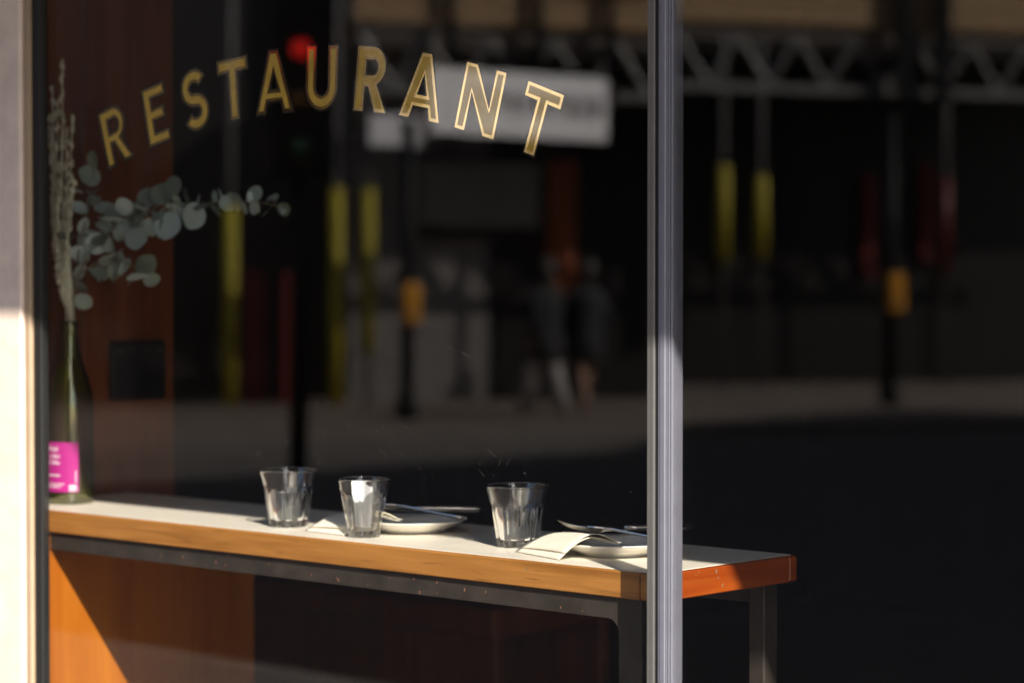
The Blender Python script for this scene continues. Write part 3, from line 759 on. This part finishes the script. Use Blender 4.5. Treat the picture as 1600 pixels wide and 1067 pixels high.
# red barriers behind the poles
for u in (-3.62, -3.12):
    o = tag(MB().bevbox(u-.14, u+.14, .70, .80, .125, 1.75, .02).box(u-.2, u+.2, .62, .88, .1205, .16).build('red_barrier', M['redp']), 'upright red barrier board standing between the yellow sleeved poles', 'barrier', 'red barriers'); o.location = BO; o.rotation_euler.z = BA

# signal posts with amber push-button boxes
def post(u, w_, label):
    c, s = math.cos(BA), math.sin(BA)
    r = tag(empty('signal_post', (BO[0]+u*c-w_*s, BO[1]+u*s+w_*c, .12), BA), label, 'post', 'pedestrian signal posts')
    MB().tube([(0,0,0),(0,0,3.3)], .075, 14).build('pole', M['black_metal'], r, smooth=True)
    MB().tube([(0,0,0),(0,0,.25)], .12, 14).build('base', M['black_metal'], r, smooth=True)
    b = MB().bevbox(-.095, .095, .07, .22, 1.05, 1.50, .03).build('push_button_box', M['amber'], r)
    MB().tube([(0,.221,1.18),(0,.235,1.18)], .03, 12).build('button', M['alu'], b)
post(2.79, 5.51, 'black signal post with amber box standing alone on the far pavement')
post(-2.72, 4.8, 'black signal post with amber box beside the yellow sleeved poles')

# traffic light
tl = tag(empty('traffic_light', (-9.07, -7.73, -.14), R(-47.6)), 'black traffic light showing red at the roadside', 'traffic light')
MB().tube([(0,-.12,0),(0,-.12,3.6)], .06, 14).build('pole', M['black_metal'], tl, smooth=True)
MB().bevbox(-.19, .19, -.04, .16, 2.35, 3.42, .03).build('housing', M['black_metal'], tl)
for z, mt in ((3.12, emit('red_lamp', (1, .02, .012), .8)), (2.82, plain('amber_lens', (.12, .06, .01), .3)), (2.52, plain('green_lens', (.01, .07, .04), .3))):
    l = MB().lathe([(0,.0),(.04,-.008),(.058,-.02),(.058,-.05)], n=24).build('lens', mt, tl, smooth=True); l.rotation_euler = (R(-90), 0, 0); l.location = (0, .215, z)
    v = MB(); 
    for i in range(13):
        a = R(-20 + 220*i/12)
    v.tube([(0.115*math.cos(R(-20+220*i/12)), .22, z+.115*math.sin(R(-20+220*i/12))) for i in range(13)], .008, 6); v.build('visor', M['black_metal'], tl)

# ---------------------------------------------------------------- two people on the far pavement
def person(u, w_, rz, label, legs, step):                     # skin body; coat, trousers and hair over it
    c, s = math.cos(BA), math.sin(BA)
    r = tag(empty('person', (BO[0]+u*c-w_*s, BO[1]+u*s+w_*c, .122), BA+rz), label, 'person', 'people walking on the far pavement')
    V = [(0,0,.95,.15),(0,0,1.12,.135),(0,.01,1.32,.16),(0,0,1.45,.09),(0,.01,1.53,.055),(0,.02,1.60,.085),(0,.02,1.68,.10),(0,.01,1.76,.07)]
    E = [(i, i+1) for i in range(7)]
    for sd_ in (-1, 1):
        n = len(V); st = step*sd_
        V += [(.10*sd_,0,.90,.10),(.10*sd_,.10*st+.03,.50,.062),(.10*sd_,.22*st,.09,.04),(.10*sd_,.22*st+.13,.03,.03)]
        E += [(0,n),(n,n+1),(n+1,n+2),(n+2,n+3)]
        n = len(V)
        V += [(.19*sd_,0,1.40,.06),(.24*sd_,-.05*st,1.12,.048),(.23*sd_,-.12*st+.08,.88,.036),(.225*sd_,-.12*st+.12,.78,.035),(.21*sd_,-.12*st+.14,.70,.012)]
        E += [(2,n),(n,n+1),(n+1,n+2),(n+2,n+3),(n+3,n+4)]
    me = bpy.data.meshes.new('body'); me.from_pydata([v[:3] for v in V], E, [])
    o = bpy.data.objects.new('body', me); col.objects.link(o); o.parent = r
    me.materials.append(M['skin'])
    sm = o.modifiers.new('skin', 'SKIN'); sm.use_smooth_shade = True
    for i, v in enumerate(V): me.skin_vertices[0].data[i].radius = (v[3], v[3])
    me.skin_vertices[0].data[0].use_root = True
    ss = o.modifiers.new('sub', 'SUBSURF'); ss.levels = 1; ss.render_levels = 1
    MB().lathe([(.20,.62),(.225,.64),(.215,.9),(.185,1.1),(.215,1.30),(.20,1.42),(.10,1.49),(.07,1.51)], n=20).build('coat', M['coat'], r, smooth=True).scale = (1.1, .82, 1)
    for sd_ in (-1, 1):
        st = step*sd_
        MB().tube([(.18*sd_,0,1.42),(.22*sd_,-.02*st,1.30),(.245*sd_,-.05*st,1.12),(.235*sd_,-.12*st+.08,.88)], [.07,.075,.066,.055], 10).build('sleeve', M['coat'], r, smooth=True)
    if legs is not M['skin']:
        for sd_ in (-1, 1):
            st = step*sd_
            MB().tube([(.09*sd_,0,.93),(.10*sd_,.01,.88),(.10*sd_,.10*st+.03,.50),(.10*sd_,.22*st,.10)], [.115,.115,.085,.075], 12).build('trouser_leg', legs, r, smooth=True)
    MB().lathe([(.0,1.81),(.06,1.80),(.108,1.74),(.122,1.66),(.115,1.56),(.09,1.50)][::-1], (0,.0,0), 16).build('hair', M['hair'], r, smooth=True)
person(-.95, 4.3, 2.6, 'person in a dark coat with pale trousers walking on the far pavement', M['pale'], .9)
person(-.35, 4.0, 2.9, 'person in a dark coat with bare legs walking beside another', M['skin'], -.8)
